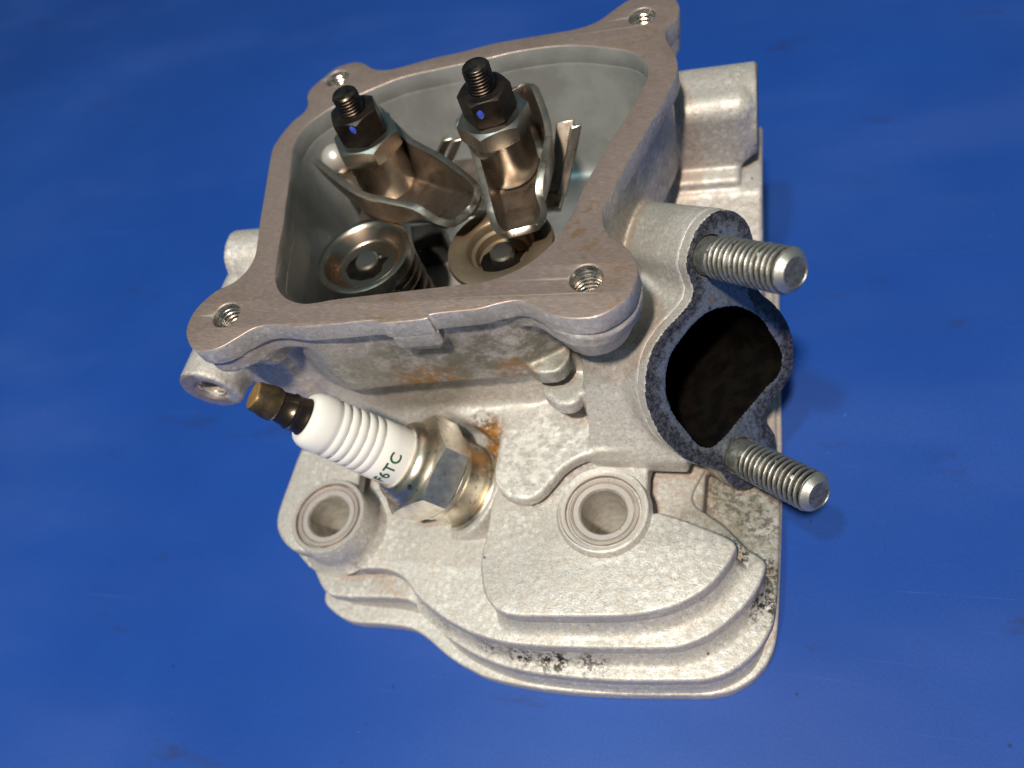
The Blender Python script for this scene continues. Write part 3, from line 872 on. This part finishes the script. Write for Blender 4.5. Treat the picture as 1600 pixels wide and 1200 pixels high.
# spring seats on the rocker box floor
VALVES = [(-25.76, 13.67), (6.13, 14.07)]
for x, y in VALVES:
    mk('spring_seat', xf(lathe([(0, 39.6), (8.5, 39.6), (9.6, 38.6), (11.5, 37.0)], 48), Matrix.Translation((x, y, 0))), 'cast_aluminium', head)
mk('oil_pocket', fixn(prism([(-28.22, 39.56), (-19.46, 40.33), (-17.17, 32.56), (-25.06, 30.60)], [], 37.2, 44, 0.6)), 'oil_black', head, label='black oily block between the valve springs')

# ---------------------------------------------------------------- spark plug
plug = thing('spark_plug', 'spark plug with ribbed white insulator screwed into the front of the head', 'spark plug', tuple(PLUG_SEAT))
pm = frame(PLUG_SEAT, PLUG_AX)
shell = mk('shell', xf(lathe([(6.9, -11), (6.9, -0.4), (9.3, -0.4), (9.55, 0.1), (9.55, 5.6), (9.75, 6.0), (10.15, 6.5), (10.15, 7.5), (9.5, 8.0)], 80), pm), 'plug_shell', plug, sharp=35)
mk('gasket_ring', xf(lathe([(9.4, -0.9), (10.4, -1.1), (10.9, -0.5), (10.6, 0.05), (9.6, 0.15)], 80), pm), 'plug_shell', plug)
hexm = frame(PLUG_SEAT + PLUG_AX * 7.9, PLUG_AX)
mk('hex', xf(hexnut(20.8, 7.4, 8.6, rot=math.radians(30.0), ch=0.42), hexm), 'plug_shell', plug, sharp=22)
mk('crimp_collar', xf(lathe([(9.9, 15.0), (9.7, 15.6), (9.2, 16.1), (9.15, 17.0), (8.8, 17.8), (8.2, 18.5), (7.5, 18.9), (7.0, 18.95), (6.6, 18.4)], 80), pm), 'plug_shell', plug)
ins = [(6.6, 17.0), (6.68, 19.2), (6.6, 22.5), (6.55, 25.4)]
z = 25.8
for k in range(5):
    w = 2.05
    q = 6.5 - 0.05 * k
    ins += [(q - 0.32, z), (q - 0.34, z + 0.12), (q - 0.1, z + 0.5), (q, z + 1.0), (q - 0.04, z + 1.5), (q - 0.3, z + w - 0.08)]
    z += w
ins += [(5.95, z + 0.1), (6.2, z + 0.6), (6.3, z + 1.6), (6.15, z + 3.4), (5.75, z + 4.8), (5.1, z + 5.7), (4.3, z + 6.0), (3.9, z + 5.8)]
insul = mk('insulator', xf(lathe(ins, 96), pm), 'ceramic', plug)
zt = z + 5.9
mk('terminal_collar', xf(lathe([(3.95, zt - 0.4), (4.0, zt + 0.2), (3.75, zt + 0.5), (3.6, zt + 2.5), (3.75, zt + 2.7), (3.75, zt + 3.2), (3.45, zt + 3.4), (3.2, zt + 5.2), (3.0, zt + 6.4)], 48), pm), 'terminal_collar', plug)
mk('terminal_nut', xf(lathe([(2.6, zt + 5.7), (3.3, zt + 6.0), (3.55, zt + 6.7), (3.5, zt + 8.2), (3.1, zt + 9.6), (3.05, 52.6), (2.8, 53.0)], 48), pm), 'terminal_brass', plug)
mk('terminal_tip', xf(lathe([(2.82, 52.95), (2.7, 53.12), (0, 53.15)], 40), pm), 'terminal_tip', plug)
# green F6TC wrapped round the insulator
tc = bpy.data.curves.new('lettering', 'FONT')
tc.body = 'F6TC'
tc.size = 3.5
tc.extrude = 0.0
tc.offset = 0.05
tc.space_character = 1.1
tc.resolution_u = 6
to = bpy.data.objects.new('lettering', tc)
COL.objects.link(to)
me = bpy.data.meshes.new_from_object(to.evaluated_get(bpy.context.evaluated_depsgraph_get()))
bm = bmesh.new()
bm.from_mesh(me)
bmesh.ops.subdivide_edges(bm, edges=[e for e in bm.edges if e.calc_length() > 0.5], cuts=2)
bmesh.ops.triangulate(bm, faces=bm.faces)
bm.verts.index_update()
tv = []
for v in bm.verts:
    ang = math.radians(264.0) + v.co.x / 6.66
    tv.append((6.71 * math.cos(ang), 6.71 * math.sin(ang), 21.3 + v.co.y))
tf = [[v.index for v in f.verts] for f in bm.faces]
bm.free()
bpy.data.objects.remove(to)
bpy.data.meshes.remove(me)
mk('lettering', xf((tv, tf), pm), 'green_ink', insul, smooth=False)

# ---------------------------------------------------------------- exhaust studs
for k, (sp, lab) in enumerate(((0.0, 'zinc exhaust stud in the lobe beside the rocker box ear, standing clear of the port'),
                               (EX_SP, 'grimy exhaust stud in the lower lobe of the port face, above the fins'))):
    base = Vector(EX_O) + Vector(EX_2) * sp
    st = thing('exhaust_stud', lab, 'stud', tuple(base), 'exhaust studs')
    m = frame(base, EX_N)
    mk('shank', xf(lathe([(3.75, -2.5), (3.75, 2.6), (3.55, 3.2)], 40), m), 'zinc_stud', st)
    so = mk('stud_thread', xf(thread(4.15, 3.0, 20.0, 1.35, 0.85, seg=56, per=10, wear=0.05, seed=k + 3), m), 'zinc_stud', st)
    ax_ = np.array(EX_N)
    w_ = np.array([v.co for v in so.data.vertices]) / MM
    rad = np.linalg.norm(w_ - np.outer(w_ @ ax_, ax_), axis=1)
    at_ = so.data.attributes.new('root', 'FLOAT', 'POINT')
    at_.data.foreach_set('value', np.clip((4.2 - rad) / 0.85, 0, 1).astype(np.float32))
    mk('stud_tip', xf(lathe([(3.3, 19.8), (3.75, 20.1), (3.75, 20.5), (2.7, 21.6), (2.55, 21.6), (2.4, 21.45), (0, 21.45)], 40), m), 'zinc_stud', st, sharp=25)

# ---------------------------------------------------------------- valves: retainer, spring, stem
def valve(xy, top, style, label):
    t_ = thing('valve_spring', label, 'valve spring', (*xy, 39.6), 'valve springs')
    m = Matrix.Translation((*xy, 0))
    if style == 0:
        prof = [(9.6, top - 4.6), (10.3, top - 4.2), (10.35, top - 3.3), (11.05, top - 3.0), (11.15, top - 1.0), (10.9, top - 0.25), (10.3, top), (9.6, top - 0.15), (8.9, top - 0.8),
                (7.2, top - 2.9), (6.9, top - 3.3), (6.75, top - 3.35), (6.6, top - 3.1), (3.2, top - 3.1)]
        mat = 'retainer_steel'
    else:
        prof = [(9.4, top - 4.0), (10.0, top - 3.4), (10.0, top - 2.5), (11.4, top - 2.2), (11.7, top - 1.2), (11.4, top - 0.2), (10.9, top), (7.6, top), (7.1, top - 0.4), (6.7, top - 2.0), (5.9, top - 2.3), (5.5, top - 4.0), (3.2, top - 4.2)]
        mat = 'retainer_bronze'
    ret = mk('retainer', xf(lathe(prof, 96), m), mat, t_, sharp=40)
    rs = thing_less = None
    # flat black plate painting in the dark keyhole round the stem
    mk('keyhole', xf(prism([(-1.6, 1.4), (-3.0, 2.6), (-4.9, 0.6), (-5.2, -1.8), (-3.6, -4.2), (-0.6, -5.0), (2.4, -4.3), (3.9, -2.4), (3.6, -0.6), (4.6, 1.6), (3.0, 1.4), (2.2, 0.8)], [], top - 3.12 - style * 0.95, top - 2.98 - style * 0.95, 0.03), m), 'soot_and_hole_black', ret)
    mk('valve_stem', xf(lathe([(2.75, top - 12), (2.75, top - 2.2), (2.35, top - 1.7), (0, top - 1.65)], 40), m), 'pivot_steel', t_, sharp=25)
    path = []
    z0, z1, turns = 40.2, top - 5.2, 5.2
    N = 220
    for i in range(N + 1):
        f_ = i / N
        e_ = 0.16
        if f_ < e_:
            z = z0 + f_ / e_ * 1.6
        elif f_ > 1 - e_:
            z = z1 - (1 - f_) / e_ * 1.6
        else:
            z = z0 + 1.6 + (f_ - e_) / (1 - 2 * e_) * (z1 - z0 - 3.2)
        a = -2 * math.pi * turns * f_ + 0.6
        path.append((9.5 * math.cos(a), 9.5 * math.sin(a), z))
    mk('coil_spring', xf(tube(path, 1.25, 12), m), 'spring_steel', t_)
valve(VALVES[0], 62.0, 0, 'exposed valve spring with cone-dished bright retainer, not under a rocker')
valve(VALVES[1], 62.0, 1, 'valve spring with broad flat bronze retainer beneath a rocker nose')

# ---------------------------------------------------------------- rocker pivots
PIV = [(-24.38, 34.79), (5.72, 34.39)]
def pivot(xy, dz, nut_rot, hex_rot, tip, label, dot):
    t_ = thing('rocker_pivot', label, 'rocker pivot', (*xy, 61.0 + dz), 'rocker pivots')
    k_ = 0.951
    m = Matrix.Translation((*xy, dz + 8.7)) @ Matrix.Scale(k_, 4)
    mk('pivot_ball', xf(lathe([(0, 55.0), (4.2, 55.1), (5.8, 55.7), (6.6, 56.7), (6.95, 58.2), (7.05, 61.5), (6.95, 64.5), (6.85, 68.1)], 64), m), 'pivot_steel', t_)
    mk('hex_collar', xf(hexnut(14.2, 4.6, 3.0, rot=hex_rot, ch=0.5), m @ Matrix.Translation((0, 0, 68.0))), 'pivot_steel', t_, sharp=22)
    nut = mk('lock_nut', xf(hexnut(10.2, 6.4, 2.6, rot=nut_rot, ch=0.55), m @ Matrix.Translation((0, 0, 72.65))), 'black_nut', t_, sharp=22)
    mk('stud_thread', xf(thread(3.0, 50, tip, 0.75, 0.28, seg=36, per=7, chamfer=0.5), m), 'dark_thread', t_)
    a = dot[0]
    d = 5.13 * k_
    c_ = Vector((xy[0] + d * math.cos(a) - dot[1] * math.sin(a), xy[1] + d * math.sin(a) + dot[1] * math.cos(a), 8.7 + k_ * dot[2] + dz))
    rnd = random.Random(int(dot[2] * 10))
    ring = [(1.0 * (0.88 + 0.24 * rnd.random()) * math.cos(k * math.pi / 7), 0.7 * (0.88 + 0.24 * rnd.random()) * math.sin(k * math.pi / 7)) for k in range(14)]
    fm = frame(c_, (math.cos(a), math.sin(a), 0))
    vf = ([(p[0], p[1], 0.0) for p in ring] + [(p[0] * 0.6, p[1] * 0.6, 0.12) for p in ring] + [(0, 0, 0.14)],
          [[k, (k + 1) % 14, 14 + (k + 1) % 14, 14 + k] for k in range(14)] + [[14 + k, 14 + (k + 1) % 14, 28] for k in range(14)])
    mk('paint_dot', xf(vf, fm), 'blue_paint', nut)
pivot(PIV[0], 0.0, math.radians(-66.0 + 30), math.radians(-30), 83.6, 'rocker pivot with hex collar and black lock nut, in the rocker turned askew', (math.radians(-66.0 - 30), 1.6, 77.6))
pivot(PIV[1], 1.6, math.radians(-46.0 + 30), math.radians(-8), 84.6, 'rocker pivot with hex collar and black lock nut, in the rocker over the bronze retainer', (math.radians(-46.0 - 30), -1.4, 76.4))

# ---------------------------------------------------------------- rocker arms
def rocker(name, label, stations, front, back):
    """stations: (left rim, right rim, floor z) from the back to the nose"""
    NSEC = 15
    rows = []
    def section(L, R_, zf, inset=1.3):
        L, R_ = Vector(L), Vector(R_)
        w = (R_ - L)
        u = Vector((w.x, w.y, 0)).normalized()
        a = L + u * inset
        b = R_ - u * inset
        a.z = b.z = zf
        ctrl = [L, L * 0.72 + Vector((a.x, a.y, zf)) * 0.28, L * 0.3 + a * 0.7 , a + u * 0.5 - Vector((0, 0, 0)), a + u * 2.2 - Vector((0, 0, 0.35))]
        mid = (a + b) / 2 - Vector((0, 0, 0.5))
        ctrl2 = [b - u * 2.2 - Vector((0, 0, 0.35)), b - u * 0.5, R_ * 0.3 + b * 0.7, R_ * 0.72 + b * 0.28, R_]
        pts = ctrl + [mid] + ctrl2
        return catmull([tuple(p) for p in pts], 2, closed=False)
    st = [section(*s) for s in stations]
    def flat(L, R_):
        L, R_ = Vector(L), Vector(R_)
        n_ = len(st[0])
        return [tuple(L.lerp(R_, k / (n_ - 1))) for k in range(n_)]
    if back:
        st = [flat(*back)] + st
    st = st + [flat(*front)]
    # resample lengthwise
    n_ = len(st[0])
    cols = [catmull([s[k] for s in st], 3, closed=False) for k in range(n_)]
    nl = len(cols[0])
    V = [cols[k][i] for i in range(nl) for k in range(n_)]
    F = [[i * n_ + k, i * n_ + k + 1, (i + 1) * n_ + k + 1, (i + 1) * n_ + k] for i in range(nl - 1) for k in range(n_ - 1)]
    o = mk(name, (V, F), 'oily_steel')
    tag(o, label, 'rocker', 'rocker arms')
    sd = o.modifiers.new('thickness', 'SOLIDIFY')
    sd.thickness = 1.5 * MM
    sd.offset = 0.0
    bv = o.modifiers.new('edge', 'BEVEL')
    bv.width = 0.35 * MM
    bv.segments = 2
    bv.limit_method = 'ANGLE'
    bv.angle_limit = math.radians(50)
    return o
RK_R = [((-3.72, 38.02, 75.27), (12.69, 44.81, 76.22), 66.2), ((-1.78, 36.35, 73.84), (16.14, 35.98, 73.37), 63.9), ((1.30, 29.02, 72.42), (16.18, 30.63, 71.94), 62.9), ((3.65, 22.79, 70.52), (15.61, 24.00, 70.52), 62.9), ((5.42, 17.39, 68.80), (15.56, 20.68, 68.80), 64.1), ((7.02, 13.72, 67.66), (16.78, 17.05, 67.66), 64.6)]
rocker('engine_rocker', 'stamped steel rocker arm with its nose over the flat bronze retainer', RK_R, [(9.33, 11.27, 67.47), (16.16, 12.93, 67.47)], [(-3.44, 40.87, 75.27), (10.06, 46.99, 76.22)])
RK_L = [((-38.82, 33.22, 73.37), (-27.51, 49.61, 73.37), 64.8), ((-31.89, 27.63, 72.42), (-17.53, 38.36, 72.89), 62.9), ((-24.79, 22.68, 71.47), (-13.67, 35.78, 71.94), 62.7), ((-18.05, 20.82, 70.52), (-8.75, 32.91, 70.99), 62.9), ((-12.06, 19.47, 69.56), (-4.03, 29.69, 69.56), 63.9), ((-8.23, 17.43, 68.61), (-0.49, 26.77, 68.61), 64.8), ((-5.87, 15.76, 68.41), (1.52, 23.71, 68.41), 65.4)]
rocker('engine_rocker', 'stamped steel rocker arm turned askew, its nose between the two springs', RK_L, [(-2.26, 14.61, 68.14), (1.05, 19.19, 68.14)], None)

# push rod ball end beside the askew rocker
PB = Vector((-37.36, 38.95, 68.00))
pr_ = thing('push_rod', 'bright ball-ended push rod tip behind the askew rocker', 'push rod', (PB.x, PB.y, 40))
mk('rod', tube([(PB.x, PB.y, 40), (PB.x, PB.y, 67)], 2.4, 20), 'pivot_steel', pr_)
mk('ball_end', xf(lathe([(0, 3.6), (1.6, 3.2), (2.9, 2.1), (3.5, 0.5), (3.3, -1.2), (2.4, -2.8)], 40), Matrix.Translation(PB)), 'turned_face', pr_)

# stamped push rod guide plate behind the pivots
gp = thing('guide_plate', 'bronze-brown stamped push rod guide plate behind the rockers', 'guide plate', (-10, 50, 45))
mk('plate', fixn(prism([(-34, 29), (16, 29), (17, 44), (8, 48), (-28, 48), (-35, 43)], [circle(*PIV[0], 3.2), circle(*PIV[1], 3.2)], 55.0, 56.6, 0.3)), 'oily_steel', gp)
def strip(name, pts, wdir, w, th=1.5):
    P_ = [Vector(p) for p in pts]
    wd = Vector(wdir).normalized()
    V, F = [], []
    for i, p in enumerate(P_):
        d = (P_[min(i + 1, len(P_) - 1)] - P_[max(i - 1, 0)]).normalized()
        nn = d.cross(wd).normalized()
        for a, b in ((-1, -1), (1, -1), (1, 1), (-1, 1)):
            V.append(tuple(p + wd * (a * w / 2) + nn * (b * th / 2)))
    for i in range(len(P_) - 1):
        for k in range(4):
            k2 = (k + 1) % 4
            F.append([i * 4 + k, i * 4 + k2, (i + 1) * 4 + k2, (i + 1) * 4 + k])
    F += [[3, 2, 1, 0], [len(V) - 4 + k for k in range(4)]]
    o = mk(name, fixn((V, F)), 'oily_steel', gp, sharp=30)
    bv = o.modifiers.new('edge', 'BEVEL')
    bv.width = 0.3 * MM
    bv.segments = 2
    return o
strip('guide_tab', [(17.65, 44.18, 67.66), (16.66, 41.11, 63.86), (15.39, 37.93, 60.05), (13.84, 34.41, 56.25)], (1, 0.1, 0), 4.0)
strip('guide_tab', [(20.18, 42.34, 67.66), (18.51, 39.87, 62.91), (16.89, 36.13, 59.10), (15.28, 33.22, 55.30)], (1, 0.3, 0), 2.6)
strip('guide_tab', [(-8.35, 44.41, 65.76), (-11.76, 42.87, 61.00), (-14.71, 41.91, 57.20)], (1, 0.2, 0), 2.4)
strip('guide_tab', [(-11.04, 45.02, 65.76), (-14.81, 45.47, 61.00), (-17.46, 45.11, 57.20)], (1, 0.2, 0), 2.4)
